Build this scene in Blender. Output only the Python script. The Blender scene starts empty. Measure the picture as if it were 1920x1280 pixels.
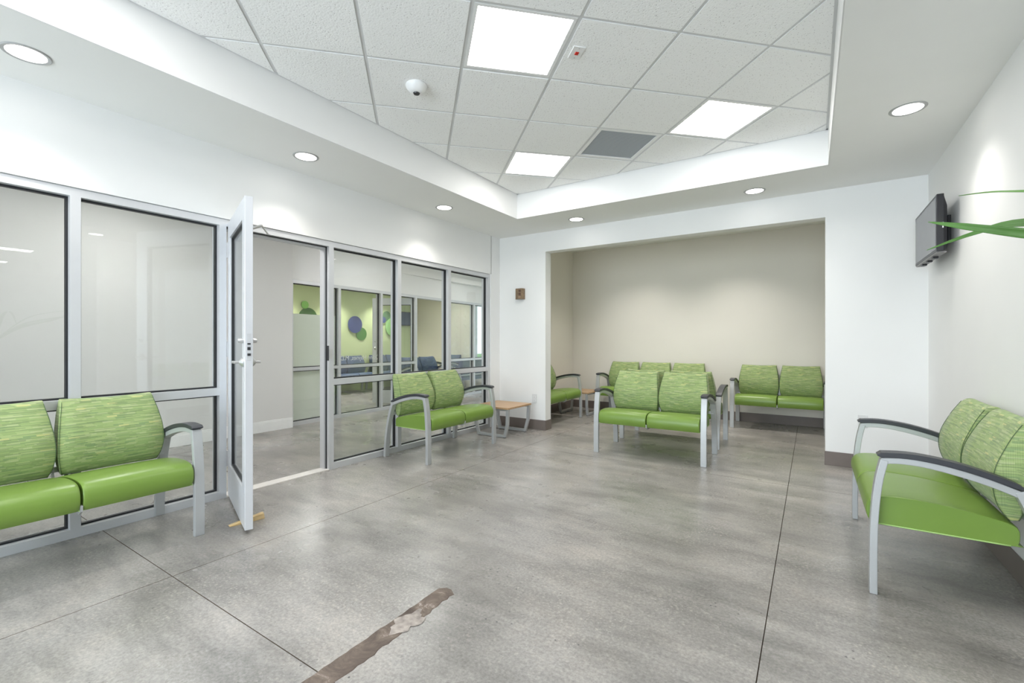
import bpy, bmesh, math, random
from mathutils import Vector, Matrix
random.seed(7)
S = bpy.context.scene
COL = S.collection
rad = math.radians

# ------------------------------------------------------------------ camera
cam_d = bpy.data.cameras.new('camera')
cam = bpy.data.objects.new('camera', cam_d)
COL.objects.link(cam)
cam_d.sensor_width = 36.0
cam_d.lens = 857.0 / 1920.0 * 36.0
cam_d.clip_start = 0.02
cam.location = (0, 0, 1.21)
cam.rotation_euler = (rad(90), 0, math.atan(562 / 857.0))
S.camera = cam

# ------------------------------------------------------------------ view, sky
S.view_settings.view_transform = 'Standard'
S.view_settings.look = 'None'
S.view_settings.gamma = 1.0
S.view_settings.use_curve_mapping = False
S.view_settings.exposure = 1.0
w = bpy.data.worlds.new('sky'); S.world = w; w.use_nodes = True
bgn = w.node_tree.nodes['Background']
bgn.inputs[0].default_value = (0.80, 0.90, 1.0, 1)
bgn.inputs[1].default_value = 0.9
S.cycles.max_bounces = 10
S.cycles.diffuse_bounces = 6
S.cycles.glossy_bounces = 4
S.cycles.transparent_max_bounces = 24
S.cycles.transmission_bounces = 6
S.cycles.use_denoising = True
S.cycles.sample_clamp_indirect = 8.0

PANEL_E = 7.0        # light panel diffusers
DOWN_E = 6.0         # downlight lenses
DOWN_W = 17.0        # downlight beams
WIN_W = 135.0         # daylight through the entrance windows


def area(name, loc, rot, sx, sy, watt, col=(1, 1, 1)):
    d = bpy.data.lights.new(name, 'AREA'); d.shape = 'RECTANGLE'
    d.size = sx; d.size_y = sy; d.energy = watt; d.color = col
    o = bpy.data.objects.new(name, d); COL.objects.link(o)
    o.location = loc; o.rotation_euler = rot
    return o


# daylight at the big windows (outside the panes, pointing in)
area('daylight_entrance', (-1.4, -3.25, 1.45), (rad(-90), 0, 0), 4.4, 2.3, WIN_W, (0.84, 0.92, 1.0)).rotation_euler = (rad(90), 0, 0)
area('daylight_corridor', (-5.0, 9.75, 1.3), (rad(-90), 0, 0), 1.9, 2.3, 6, (0.86, 0.93, 1.0))


# ------------------------------------------------------------------ materials
def mat(name):
    m = bpy.data.materials.new(name); m.use_nodes = True
    nt = m.node_tree
    return m, nt, nt.nodes['Principled BSDF']


def plain(name, col, rough=0.5, metal=0.0, spec=0.5, var=0.03, scale=8.0, bump=0.0, bscale=200.0, coat=0.0):
    """principled with a little procedural variation of colour and relief"""
    m, nt, b = mat(name)
    b.inputs['Roughness'].default_value = rough
    b.inputs['Metallic'].default_value = metal
    b.inputs['Specular IOR Level'].default_value = spec
    b.inputs['Coat Weight'].default_value = coat
    tc = nt.nodes.new('ShaderNodeTexCoord')
    n = nt.nodes.new('ShaderNodeTexNoise'); n.inputs['Scale'].default_value = scale; n.inputs['Detail'].default_value = 3
    r = nt.nodes.new('ShaderNodeValToRGB')
    r.color_ramp.elements[0].position = 0.3; r.color_ramp.elements[1].position = 0.7
    r.color_ramp.elements[0].color = tuple(c * (1 - var) for c in col) + (1,)
    r.color_ramp.elements[1].color = tuple(min(1, c * (1 + var)) for c in col) + (1,)
    nt.links.new(tc.outputs['Object'], n.inputs['Vector'])
    nt.links.new(n.outputs['Fac'], r.inputs['Fac'])
    nt.links.new(r.outputs['Color'], b.inputs['Base Color'])
    if bump:
        n2 = nt.nodes.new('ShaderNodeTexNoise'); n2.inputs['Scale'].default_value = bscale; n2.inputs['Detail'].default_value = 2
        bp = nt.nodes.new('ShaderNodeBump'); bp.inputs['Strength'].default_value = bump; bp.inputs['Distance'].default_value = 0.002
        nt.links.new(tc.outputs['Object'], n2.inputs['Vector'])
        nt.links.new(n2.outputs['Fac'], bp.inputs['Height'])
        nt.links.new(bp.outputs['Normal'], b.inputs['Normal'])
    return m


def emit(name, col, strength):
    m, nt, b = mat(name)
    b.inputs['Base Color'].default_value = (0.9, 0.9, 0.9, 1)
    b.inputs['Emission Color'].default_value = (*col, 1)
    b.inputs['Emission Strength'].default_value = strength
    return m


def glass_mat(name, tint=(0.97, 0.985, 0.98), lo=0.045, hi=0.45):
    m, nt, b = mat(name)
    nt.nodes.remove(b)
    out = nt.nodes['Material Output']
    lw = nt.nodes.new('ShaderNodeLayerWeight'); lw.inputs['Blend'].default_value = 0.5
    pw = nt.nodes.new('ShaderNodeMath'); pw.operation = 'POWER'; pw.inputs[1].default_value = 4.0
    ma = nt.nodes.new('ShaderNodeMath'); ma.operation = 'MULTIPLY_ADD'; ma.inputs[1].default_value = hi; ma.inputs[2].default_value = lo
    t = nt.nodes.new('ShaderNodeBsdfTransparent'); t.inputs[0].default_value = (*tint, 1)
    g = nt.nodes.new('ShaderNodeBsdfGlossy'); g.inputs['Roughness'].default_value = 0.0
    mx = nt.nodes.new('ShaderNodeMixShader')
    nt.links.new(lw.outputs['Facing'], pw.inputs[0]); nt.links.new(pw.outputs[0], ma.inputs[0])
    nt.links.new(ma.outputs[0], mx.inputs[0]); nt.links.new(t.outputs[0], mx.inputs[1]); nt.links.new(g.outputs[0], mx.inputs[2])
    nt.links.new(mx.outputs[0], out.inputs['Surface'])
    return m


def film_mat(name):
    m, nt, b = mat(name)
    nt.nodes.remove(b); out = nt.nodes['Material Output']
    rf = nt.nodes.new('ShaderNodeBsdfRefraction'); rf.inputs['IOR'].default_value = 1.12; rf.inputs['Roughness'].default_value = 0.75
    rf.inputs['Color'].default_value = (0.93, 0.95, 0.93, 1)
    tl = nt.nodes.new('ShaderNodeBsdfTranslucent'); tl.inputs['Color'].default_value = (0.92, 0.94, 0.92, 1)
    df = nt.nodes.new('ShaderNodeBsdfDiffuse'); df.inputs['Color'].default_value = (0.84, 0.86, 0.85, 1)
    no = nt.nodes.new('ShaderNodeTexNoise'); no.inputs['Scale'].default_value = 300
    mr = nt.nodes.new('ShaderNodeMapRange'); mr.inputs['To Min'].default_value = 0.45; mr.inputs['To Max'].default_value = 0.55
    nt.links.new(no.outputs['Fac'], mr.inputs['Value'])
    m1 = nt.nodes.new('ShaderNodeMixShader'); m2 = nt.nodes.new('ShaderNodeMixShader'); m2.inputs[0].default_value = 0.25
    nt.links.new(mr.outputs[0], m1.inputs[0])
    nt.links.new(tl.outputs[0], m1.inputs[1]); nt.links.new(df.outputs[0], m1.inputs[2])
    nt.links.new(m1.outputs[0], m2.inputs[1]); nt.links.new(rf.outputs[0], m2.inputs[2])
    nt.links.new(m2.outputs[0], out.inputs['Surface'])
    return m


def concrete():
    m, nt, b = mat('polished_concrete')
    N, L = nt.nodes, nt.links
    geo = N.new('ShaderNodeNewGeometry')
    P = geo.outputs['Position']

    def noise(scale, detail=4, dist=0.0, vec=P, rough=0.55):
        n = N.new('ShaderNodeTexNoise'); n.inputs['Scale'].default_value = scale; n.inputs['Detail'].default_value = detail
        n.inputs['Distortion'].default_value = dist; n.inputs['Roughness'].default_value = rough
        L.new(vec, n.inputs['Vector']); return n.outputs['Fac']

    def ramp(fac, stops):
        r = N.new('ShaderNodeValToRGB'); e = r.color_ramp.elements
        while len(e) < len(stops): e.new(0.5)
        for k, (p, c) in enumerate(stops):
            e[k].position = p; e[k].color = (c, c, c, 1) if isinstance(c, float) else (*c, 1)
        L.new(fac, r.inputs['Fac']); return r.outputs['Color']

    def mix(fac, a, c, mode='MIX'):
        x = N.new('ShaderNodeMix'); x.data_type = 'RGBA'; x.blend_type = mode
        if isinstance(fac, float): x.inputs[0].default_value = fac
        else: L.new(fac, x.inputs[0])
        for sock, v in ((x.inputs[6], a), (x.inputs[7], c)):
            if isinstance(v, tuple): sock.default_value = (*v, 1)
            else: L.new(v, sock)
        return x.outputs[2]
    def mul(a, k):
        n = N.new('ShaderNodeMath'); n.operation = 'MULTIPLY'; L.new(a, n.inputs[0])
        if isinstance(k, float): n.inputs[1].default_value = k
        else: L.new(k, n.inputs[1])
        return n.outputs[0]
    # cloudy body colour: grey, cooler and warmer patches
    c1 = ramp(noise(0.8, 5, 0.0, rough=0.6), [(0.34, (0.20, 0.190, 0.182)), (0.50, (0.285, 0.276, 0.268)), (0.66, (0.365, 0.358, 0.352))])
    c2 = ramp(noise(1.5, 7, 0.0, rough=0.68), [(0.36, (0.185, 0.168, 0.151)), (0.52, (0.305, 0.280, 0.256)), (0.66, (0.41, 0.365, 0.322))])
    c = mix(0.5, c1, c2)
    # sweeping trowel arcs: stretched noise whose direction drifts slowly
    mp = N.new('ShaderNodeMapping'); mp.inputs['Scale'].default_value = (0.7, 2.6, 1); mp.inputs['Rotation'].default_value = (0, 0, 0.55)
    L.new(P, mp.inputs['Vector'])
    st = ramp(noise(1.6, 8, 0.0, mp.outputs[0], 0.7), [(0.36, 0.74), (0.5, 1.03), (0.64, 1.24)])
    c = mix(1.0, c, st, 'MULTIPLY')
    # exposed pale aggregate, dense in patches
    patch = ramp(noise(1.3, 6, 0.0, rough=0.65), [(0.45, 0.06), (0.60, 1.0)])
    for sc_, lo, hi, col, amt in ((48.0, 0.20, 0.38, (0.50, 0.45, 0.40), 0.50), (90.0, 0.2, 0.40, (0.48, 0.45, 0.42), 0.55)):
        v = N.new('ShaderNodeTexVoronoi'); v.inputs['Scale'].default_value = sc_; L.new(P, v.inputs['Vector'])
        spots = ramp(v.outputs['Distance'], [(lo, 1.0), (hi, 0.0)])
        keep = ramp(v.outputs['Color'], [(0.45, 0.0), (0.55, 1.0)])
        c = mix(mul(mul(mul(spots, patch), keep), amt), c, col)
    # dark pits in bands
    v2 = N.new('ShaderNodeTexVoronoi'); v2.inputs['Scale'].default_value = 34.0; L.new(P, v2.inputs['Vector'])
    pits = ramp(v2.outputs['Distance'], [(0.10, 1.0), (0.20, 0.0)])
    pk = ramp(v2.outputs['Color'], [(0.5, 0.0), (0.6, 1.0)])
    pp = ramp(noise(1.9, 6, 0.0, mp.outputs[0], 0.6), [(0.54, 0.0), (0.60, 1.0)])
    c = mix(mul(mul(mul(pits, pk), pp), 0.85), c, (0.06, 0.06, 0.065))
    # fine grain
    gr = ramp(noise(70, 5, rough=0.75), [(0.34, 0.74), (0.66, 1.24)])
    c = mix(1.0, c, gr, 'MULTIPLY')
    L.new(c, b.inputs['Base Color'])
    rr = N.new('ShaderNodeMapRange'); rr.inputs['From Min'].default_value = 0.3; rr.inputs['From Max'].default_value = 0.7
    rr.inputs['To Min'].default_value = 0.20; rr.inputs['To Max'].default_value = 0.40
    L.new(noise(1.4, 4, 0.0), rr.inputs['Value']); L.new(rr.outputs[0], b.inputs['Roughness'])
    return m


def tile_mat():
    m, nt, b = mat('fissured_ceiling_tile')
    N, L = nt.nodes, nt.links
    geo = N.new('ShaderNodeNewGeometry')
    v = N.new('ShaderNodeTexVoronoi'); v.inputs['Scale'].default_value = 80; L.new(geo.outputs['Position'], v.inputs['Vector'])
    n = N.new('ShaderNodeTexNoise'); n.inputs['Scale'].default_value = 130; n.inputs['Detail'].default_value = 3
    L.new(geo.outputs['Position'], n.inputs['Vector'])
    mu = N.new('ShaderNodeMath'); mu.operation = 'ADD'; L.new(v.outputs['Distance'], mu.inputs[0]); L.new(n.outputs['Fac'], mu.inputs[1])
    r = N.new('ShaderNodeValToRGB'); r.color_ramp.elements[0].position = 0.52; r.color_ramp.elements[1].position = 0.68
    r.color_ramp.elements[0].color = (0.45, 0.42, 0.42, 1); r.color_ramp.elements[1].color = (0.92, 0.92, 0.915, 1)
    L.new(mu.outputs[0], r.inputs['Fac']); L.new(r.outputs['Color'], b.inputs['Base Color'])
    b.inputs['Roughness'].default_value = 0.95
    bp = N.new('ShaderNodeBump'); bp.inputs['Strength'].default_value = 0.4; bp.inputs['Distance'].default_value = 0.003
    L.new(mu.outputs[0], bp.inputs['Height']); L.new(bp.outputs[0], b.inputs['Normal'])
    return m


def fabric(name, cols, line_col):
    """woven upholstery: rows of random-length dashes"""
    m, nt, b = mat(name)
    N, L = nt.nodes, nt.links
    tc = N.new('ShaderNodeTexCoord'); sp = N.new('ShaderNodeSeparateXYZ'); L.new(tc.outputs['Object'], sp.inputs[0])

    def M(op, a, c=None):
        n = N.new('ShaderNodeMath'); n.operation = op
        for k, v in enumerate((a, c)):
            if v is None: continue
            if isinstance(v, (int, float)): n.inputs[k].default_value = v
            else: L.new(v, n.inputs[k])
        return n.outputs[0]
    xy = M('ADD', sp.outputs['X'], M('MULTIPLY', sp.outputs['Y'], 0.8))

    def cells(h, ln):
        row = M('FLOOR', M('DIVIDE', sp.outputs['Z'], h))
        wn = N.new('ShaderNodeTexWhiteNoise'); wn.noise_dimensions = '1D'; L.new(row, wn.inputs['W'])
        cell = M('FLOOR', M('DIVIDE', M('ADD', xy, M('MULTIPLY', wn.outputs['Value'], 3.0)), ln))
        cb = N.new('ShaderNodeCombineXYZ'); L.new(cell, cb.inputs[0]); L.new(row, cb.inputs[1])
        w2 = N.new('ShaderNodeTexWhiteNoise'); w2.noise_dimensions = '3D'; L.new(cb.outputs[0], w2.inputs['Vector'])
        return w2.outputs['Value'], wn.outputs['Value']
    v1, r1 = cells(0.0076, 0.05)
    v2, r2 = cells(0.0038, 0.085)
    rp = N.new('ShaderNodeValToRGB'); rp.color_ramp.interpolation = 'CONSTANT'
    e = rp.color_ramp.elements
    while len(e) < len(cols): e.new(0.5)
    for k, (p, c) in enumerate(cols): e[k].position = p; e[k].color = (*c, 1)
    L.new(v1, rp.inputs['Fac'])
    mx = N.new('ShaderNodeMix'); mx.data_type = 'RGBA'
    L.new(M('MULTIPLY', M('GREATER_THAN', v2, 0.72), 0.62), mx.inputs[0])
    L.new(rp.outputs['Color'], mx.inputs[6]); mx.inputs[7].default_value = (*line_col, 1)
    # fine vertical picks
    fr = M('FRACT', M('DIVIDE', xy, 0.0042))
    dk = M('MULTIPLY_ADD', M('GREATER_THAN', fr, 0.72), -0.16)
    N[-1] if False else None
    dkn = dk.node; dkn.inputs[2].default_value = 1.0
    fz = M('FRACT', M('DIVIDE', sp.outputs['Z'], 0.0038))
    dz = M('MULTIPLY_ADD', M('GREATER_THAN', fz, 0.75), -0.14); dz.node.inputs[2].default_value = 1.0
    mm = N.new('ShaderNodeMix'); mm.data_type = 'RGBA'; mm.blend_type = 'MULTIPLY'; mm.inputs[0].default_value = 1.0
    cbx = N.new('ShaderNodeCombineXYZ')
    pr = M('MULTIPLY', dk, dz)
    for k in range(3): L.new(pr, cbx.inputs[k])
    L.new(mx.outputs[2], mm.inputs[6]); L.new(cbx.outputs[0], mm.inputs[7])
    L.new(mm.outputs[2], b.inputs['Base Color'])
    b.inputs['Roughness'].default_value = 0.7
    b.inputs['Sheen Weight'].default_value = 0.15
    bp = N.new('ShaderNodeBump'); bp.inputs['Strength'].default_value = 0.25; bp.inputs['Distance'].default_value = 0.001
    L.new(pr, bp.inputs['Height']); L.new(bp.outputs[0], b.inputs['Normal'])
    return m


def wood(name, c0, c1, scale=(2, 26, 26), rough=0.4):
    m, nt, b = mat(name)
    N, L = nt.nodes, nt.links
    tc = N.new('ShaderNodeTexCoord'); mp = N.new('ShaderNodeMapping'); mp.inputs['Scale'].default_value = scale
    n = N.new('ShaderNodeTexNoise'); n.inputs['Scale'].default_value = 1.5; n.inputs['Detail'].default_value = 6; n.inputs['Distortion'].default_value = 0.8
    r = N.new('ShaderNodeValToRGB'); r.color_ramp.elements[0].position = 0.35; r.color_ramp.elements[1].position = 0.65
    r.color_ramp.elements[0].color = (*c0, 1); r.color_ramp.elements[1].color = (*c1, 1)
    L.new(tc.outputs['Object'], mp.inputs['Vector']); L.new(mp.outputs[0], n.inputs['Vector'])
    L.new(n.outputs['Fac'], r.inputs['Fac']); L.new(r.outputs['Color'], b.inputs['Base Color'])
    b.inputs['Roughness'].default_value = rough
    return m


def scar_mat():
    m, nt, b = mat('old_adhesive')
    N, L = nt.nodes, nt.links
    g = N.new('ShaderNodeNewGeometry')
    n = N.new('ShaderNodeTexNoise'); n.inputs['Scale'].default_value = 9; n.inputs['Detail'].default_value = 8; n.inputs['Distortion'].default_value = 1.0
    n.inputs['Roughness'].default_value = 0.7
    L.new(g.outputs['Position'], n.inputs['Vector'])
    r = N.new('ShaderNodeValToRGB'); e = r.color_ramp.elements
    for _ in range(2): e.new(0.5)
    for k, (p, c) in enumerate([(0.3, (0.075, 0.055, 0.045)), (0.5, (0.145, 0.11, 0.09)), (0.6, (0.20, 0.155, 0.125)), (0.72, (0.50, 0.44, 0.40))]):
        e[k].position = p; e[k].color = (*c, 1)
    L.new(n.outputs['Fac'], r.inputs['Fac']); L.new(r.outputs['Color'], b.inputs['Base Color'])
    b.inputs['Roughness'].default_value = 0.75
    bp = N.new('ShaderNodeBump'); bp.inputs['Strength'].default_value = 0.6; bp.inputs['Distance'].default_value = 0.004
    L.new(n.outputs['Fac'], bp.inputs['Height']); L.new(bp.outputs[0], b.inputs['Normal'])
    return m


def mesh_grille():
    m, nt, b = mat('perforated_grille')
    N, L = nt.nodes, nt.links
    tc = N.new('ShaderNodeTexCoord')
    v = N.new('ShaderNodeTexVoronoi'); v.inputs['Scale'].default_value = 85; v.inputs['Randomness'].default_value = 0.0
    L.new(tc.outputs['Object'], v.inputs['Vector'])
    r = N.new('ShaderNodeValToRGB'); r.color_ramp.elements[0].position = 0.36; r.color_ramp.elements[1].position = 0.46
    r.color_ramp.elements[0].color = (0.085, 0.10, 0.125, 1); r.color_ramp.elements[1].color = (0.40, 0.43, 0.47, 1)
    L.new(v.outputs['Distance'], r.inputs['Fac']); L.new(r.outputs['Color'], b.inputs['Base Color'])
    b.inputs['Roughness'].default_value = 0.6
    return m


M_WALL = plain('white_wall_paint', (0.84, 0.84, 0.835), 0.65, var=0.012, scale=2, bump=0.08, bscale=160)
M_CEIL = plain('soffit_paint', (0.85, 0.85, 0.835), 0.8, var=0.012, scale=2, bump=0.05, bscale=160)
M_BEIGE = plain('beige_wall_paint', (0.80, 0.765, 0.70), 0.65, var=0.012, scale=2, bump=0.08, bscale=160)
M_GREENW = plain('pale_green_wall_paint', (0.60, 0.68, 0.38), 0.7, var=0.012, scale=2)
M_SAND = plain('sand_wall_paint', (0.74, 0.70, 0.58), 0.7, var=0.012, scale=2)
M_BASE = plain('taupe_rubber_base', (0.175, 0.145, 0.13), 0.45, var=0.05, scale=6)
M_WBASE = plain('white_baseboard_paint', (0.86, 0.86, 0.85), 0.4)
M_CONC = concrete()
M_JOINT = plain('dark_joint', (0.15, 0.115, 0.085), 0.9, var=0.1)
M_TILE = tile_mat()
M_TEE = plain('tee_rail_enamel', (0.66, 0.665, 0.67), 0.5)
M_ALU = plain('clear_anodised_aluminium', (0.63, 0.64, 0.66), 0.42, metal=0.35, var=0.02, scale=5)
M_ALU2 = plain('door_leaf_aluminium', (0.70, 0.71, 0.74), 0.35, metal=0.3, var=0.02, scale=5)
M_GASKET = plain('black_gasket', (0.012, 0.013, 0.016), 0.5)
M_GLASS = glass_mat('clear_glass')
M_FILM = film_mat('frosted_film')
M_STEEL = plain('satin_steel', (0.62, 0.62, 0.62), 0.3, metal=0.7)
M_DKMETAL = plain('dark_metal', (0.06, 0.06, 0.065), 0.4, metal=0.6)
M_SILVER = plain('silver_powder_coat', (0.47, 0.48, 0.485), 0.38, metal=0.3, var=0.02, bump=0.05, bscale=500)
M_PAD = plain('charcoal_arm_pad', (0.035, 0.037, 0.045), 0.42, var=0.1, bump=0.1, bscale=600)
M_VINYL = plain('green_vinyl', (0.175, 0.285, 0.048), 0.32, var=0.03, scale=5, bump=0.12, bscale=420)
M_BVINYL = plain('navy_vinyl', (0.055, 0.085, 0.17), 0.45, var=0.05, scale=6, bump=0.1, bscale=420)
M_PIPE = plain('dark_green_piping', (0.075, 0.13, 0.05), 0.5)
M_WELT = plain('light_green_welt', (0.40, 0.60, 0.20), 0.4)
M_BPIPE = plain('navy_piping', (0.03, 0.045, 0.09), 0.5)
M_FAB = fabric('green_woven_fabric', [(0.0, (0.29, 0.39, 0.145)), (0.25, (0.33, 0.43, 0.165)), (0.45, (0.37, 0.46, 0.19)), (0.62, (0.30, 0.41, 0.155)),
                                      (0.78, (0.42, 0.49, 0.235)), (0.91, (0.24, 0.345, 0.145)), (0.965, (0.53, 0.54, 0.22))], (0.185, 0.26, 0.11))
M_BFAB = fabric('navy_woven_fabric', [(0.0, (0.055, 0.09, 0.17)), (0.4, (0.075, 0.115, 0.21)), (0.75, (0.05, 0.075, 0.15))], (0.04, 0.055, 0.11))
M_MAPLE = wood('maple_laminate', (0.44, 0.265, 0.14), (0.52, 0.345, 0.20))
M_PINE = wood('pine_offcut', (0.55, 0.36, 0.14), (0.80, 0.62, 0.34), (20, 3, 20))
M_BRONZE = plain('bronze_fixture', (0.22, 0.15, 0.09), 0.45, var=0.25, scale=30)
M_WPLAST = plain('white_plastic', (0.82, 0.82, 0.82), 0.35)
M_DPLAST = plain('slot_dark', (0.05, 0.05, 0.05), 0.6)
M_BLACK = plain('black_plastic', (0.012, 0.012, 0.016), 0.35)
M_SCREEN = plain('grey_screen', (0.19, 0.195, 0.215), 0.25, spec=0.6)
M_TVBTM = plain('grey_tv_plastic', (0.22, 0.21, 0.21), 0.4)
M_LEAF = plain('leaf_green', (0.075, 0.19, 0.035), 0.4, var=0.3, scale=5)
M_POT = plain('grey_planter', (0.30, 0.30, 0.30), 0.6)
M_SOIL = plain('soil', (0.05, 0.035, 0.025), 0.95, var=0.3, scale=30)
M_BARK = plain('bark', (0.16, 0.11, 0.07), 0.9, var=0.3, scale=20)
M_SCAR = scar_mat()
M_GRILLE = mesh_grille()
M_PANEL = emit('panel_diffuser', (1.0, 0.985, 0.96), PANEL_E)
M_PANEL2 = emit('added_panel_diffuser', (1.0, 0.985, 0.96), 12.0)  # glow of the panels added to brighten corridor and far room
M_LENS = emit('downlight_lens', (1.0, 0.97, 0.92), DOWN_E)
M_TRIMRING = plain('downlight_trim', (0.42, 0.42, 0.42), 0.4, metal=.3)
M_GRASS = plain('lawn', (0.16, 0.30, 0.08), 0.9, var=0.3, scale=4)
M_TREE = plain('tree_leaves', (0.20, 0.36, 0.12), 0.8, var=0.35, scale=6)
M_DISC = {'navy': plain('navy_disc', (0.055, 0.075, 0.22), 0.5), 'green': plain('green_disc', (0.085, 0.235, 0.05), 0.5),
          'dark': plain('dark_green_disc', (0.045, 0.15, 0.02), 0.5), 'lime': plain('lime_disc', (0.22, 0.52, 0.09), 0.5),
          'teal': plain('grey_green_disc', (0.11, 0.22, 0.11), 0.5), 'mint': plain('mint_disc', (0.33, 0.60, 0.22), 0.5)}
M_LETTER = plain('vinyl_lettering', (0.80, 0.80, 0.80), 0.5)
M_RED = plain('red_lens', (0.55, 0.02, 0.01), 0.3)


# ------------------------------------------------------------------ geometry helpers
def meta(o, label=None, cat=None, group=None, kind=None):
    if label: o['label'] = label
    if cat: o['category'] = cat
    if group: o['group'] = group
    if kind: o['kind'] = kind
    return o


def bm_box(bm, x0, x1, y0, y1, z0, z1):
    vs = [bm.verts.new(p) for p in ((x0, y0, z0), (x1, y0, z0), (x1, y1, z0), (x0, y1, z0), (x0, y0, z1), (x1, y0, z1), (x1, y1, z1), (x0, y1, z1))]
    for f in ((3, 2, 1, 0), (4, 5, 6, 7), (0, 1, 5, 4), (1, 2, 6, 5), (2, 3, 7, 6), (3, 0, 4, 7)):
        bm.faces.new([vs[i] for i in f])


def link(name, bm, m, parent=None, smooth=False, bevel=0.0, loc=None, rz=None, sub=0):
    bmesh.ops.recalc_face_normals(bm, faces=bm.faces)
    me = bpy.data.meshes.new(name); bm.to_mesh(me); bm.free()
    if m: me.materials.append(m)
    if smooth:
        for p in me.polygons: p.use_smooth = True
    o = bpy.data.objects.new(name, me); COL.objects.link(o)
    if parent: o.parent = parent
    if loc: o.location = loc
    if rz is not None: o.rotation_euler = (0, 0, rz)
    if bevel:
        b = o.modifiers.new('edge', 'BEVEL'); b.width = bevel; b.segments = 2; b.limit_method = 'ANGLE'; b.angle_limit = rad(40)
    if sub:
        s = o.modifiers.new('sub', 'SUBSURF'); s.levels = sub; s.render_levels = sub
    return o


def box(name, x0, x1, y0, y1, z0, z1, m, parent=None, bevel=0.0):
    bm = bmesh.new(); bm_box(bm, x0, x1, y0, y1, z0, z1)
    return link(name, bm, m, parent, bevel=bevel)


def boxes(name, lst, m, parent=None, bevel=0.0):
    bm = bmesh.new()
    for b in lst: bm_box(bm, *b)
    return link(name, bm, m, parent, bevel=bevel)


def empty(name, loc=(0, 0, 0), rz=0.0):
    o = bpy.data.objects.new(name, None); COL.objects.link(o)
    o.location = loc; o.rotation_euler = (0, 0, rz); o.empty_display_size = 0.1
    return o


def bm_lathe(bm, prof, seg=24, axis='Z', c=(0, 0, 0)):
    """prof = [(r, h)...] revolved; r=0 ends close"""
    rings = []
    for r, hgt in prof:
        if r <= 1e-6:
            rings.append([bm.verts.new((0, 0, hgt))])
        else:
            rings.append([bm.verts.new((r * math.cos(2 * math.pi * k / seg), r * math.sin(2 * math.pi * k / seg), hgt)) for k in range(seg)])
    for a, b in zip(rings, rings[1:]):
        for k in range(seg):
            k2 = (k + 1) % seg
            if len(a) == 1 and len(b) == 1: continue
            if len(a) == 1: bm.faces.new((a[0], b[k], b[k2]))
            elif len(b) == 1: bm.faces.new((a[k], b[0], a[k2]))
            else: bm.faces.new((a[k], b[k], b[k2], a[k2]))
    vs = [v for r in rings for v in r]
    R = {'Z': Matrix.Identity(3), 'X': Matrix.Rotation(rad(90), 3, 'Y'), 'Y': Matrix.Rotation(rad(-90), 3, 'X')}[axis]
    for v in vs: v.co = R @ v.co + Vector(c)


def lathe(name, prof, m, parent=None, seg=24, axis='Z', c=(0, 0, 0), smooth=True):
    bm = bmesh.new(); bm_lathe(bm, prof, seg, axis, c)
    o = link(name, bm, m, parent, smooth=smooth)
    if smooth:
        e = o.modifiers.new('es', 'EDGE_SPLIT'); e.split_angle = rad(40)
    return o


def bm_tube(bm, pts, r, seg=6, closed=False):
    pts = [Vector(p) for p in pts]; n = len(pts); rings = []
    for i, p in enumerate(pts):
        a = pts[i - 1] if (i or closed) else p
        b = pts[(i + 1) % n] if (i < n - 1 or closed) else p
        t = (b - a).normalized()
        up = Vector((0, 0, 1)) if abs(t.z) < 0.9 else Vector((1, 0, 0))
        u = t.cross(up).normalized(); v = t.cross(u).normalized()
        rings.append([bm.verts.new(p + r * (math.cos(2 * math.pi * k / seg) * u + math.sin(2 * math.pi * k / seg) * v)) for k in range(seg)])
    rng = range(n if closed else n - 1)
    for i in rng:
        a, b = rings[i], rings[(i + 1) % n]
        for k in range(seg): bm.faces.new((a[k], a[(k + 1) % seg], b[(k + 1) % seg], b[k]))
    if not closed:
        bm.faces.new(rings[0]); bm.faces.new(rings[-1])


def tube(name, pts, r, m, parent=None, seg=6, closed=False):
    bm = bmesh.new(); bm_tube(bm, pts, r, seg, closed)
    return link(name, bm, m, parent, smooth=True)


def bm_sweep(bm, path, wx, th, x0=0.0):
    """flat bar along a path of (y,z) points: wx wide in x, th thick in the yz plane"""
    P = [Vector((0, y, z)) for y, z in path]; rings = []
    for i, p in enumerate(P):
        a = P[max(0, i - 1)]; b = P[min(len(P) - 1, i + 1)]
        t = (b - a).normalized(); nrm = Vector((0, -t.z, t.y))
        if i == 0 and abs(t.z) > abs(t.y): nrm = Vector((0, -1, 0)) if t.z > 0 else Vector((0, 1, 0))
        hh = th[i] / 2 if isinstance(th, list) else th / 2
        rings.append([bm.verts.new(p + nrm * s2 * hh + Vector((x0 + s1 * wx / 2, 0, 0))) for s1, s2 in ((-1, -1), (1, -1), (1, 1), (-1, 1))])
    for a, b in zip(rings, rings[1:]):
        for k in range(4): bm.faces.new((a[k], a[(k + 1) % 4], b[(k + 1) % 4], b[k]))
    bm.faces.new(rings[0]); bm.faces.new(rings[-1])


def spline(pts, n):
    """Catmull-Rom through points (tuples of any length)"""
    P = [Vector(p if len(p) == 3 else (p[0], p[1], 0)) for p in pts]
    out = []
    for i in range(len(P) - 1):
        p0 = P[max(0, i - 1)]; p1 = P[i]; p2 = P[i + 1]; p3 = P[min(len(P) - 1, i + 2)]
        for k in range(n):
            t = k / n
            out.append(0.5 * ((2 * p1) + (p2 - p0) * t + (2 * p0 - 5 * p1 + 4 * p2 - p3) * t * t + (3 * p1 - p0 - 3 * p2 + p3) * t ** 3))
    out.append(P[-1])
    return [tuple(v) if len(pts[0]) == 3 else (v.x, v.y) for v in out]


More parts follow.
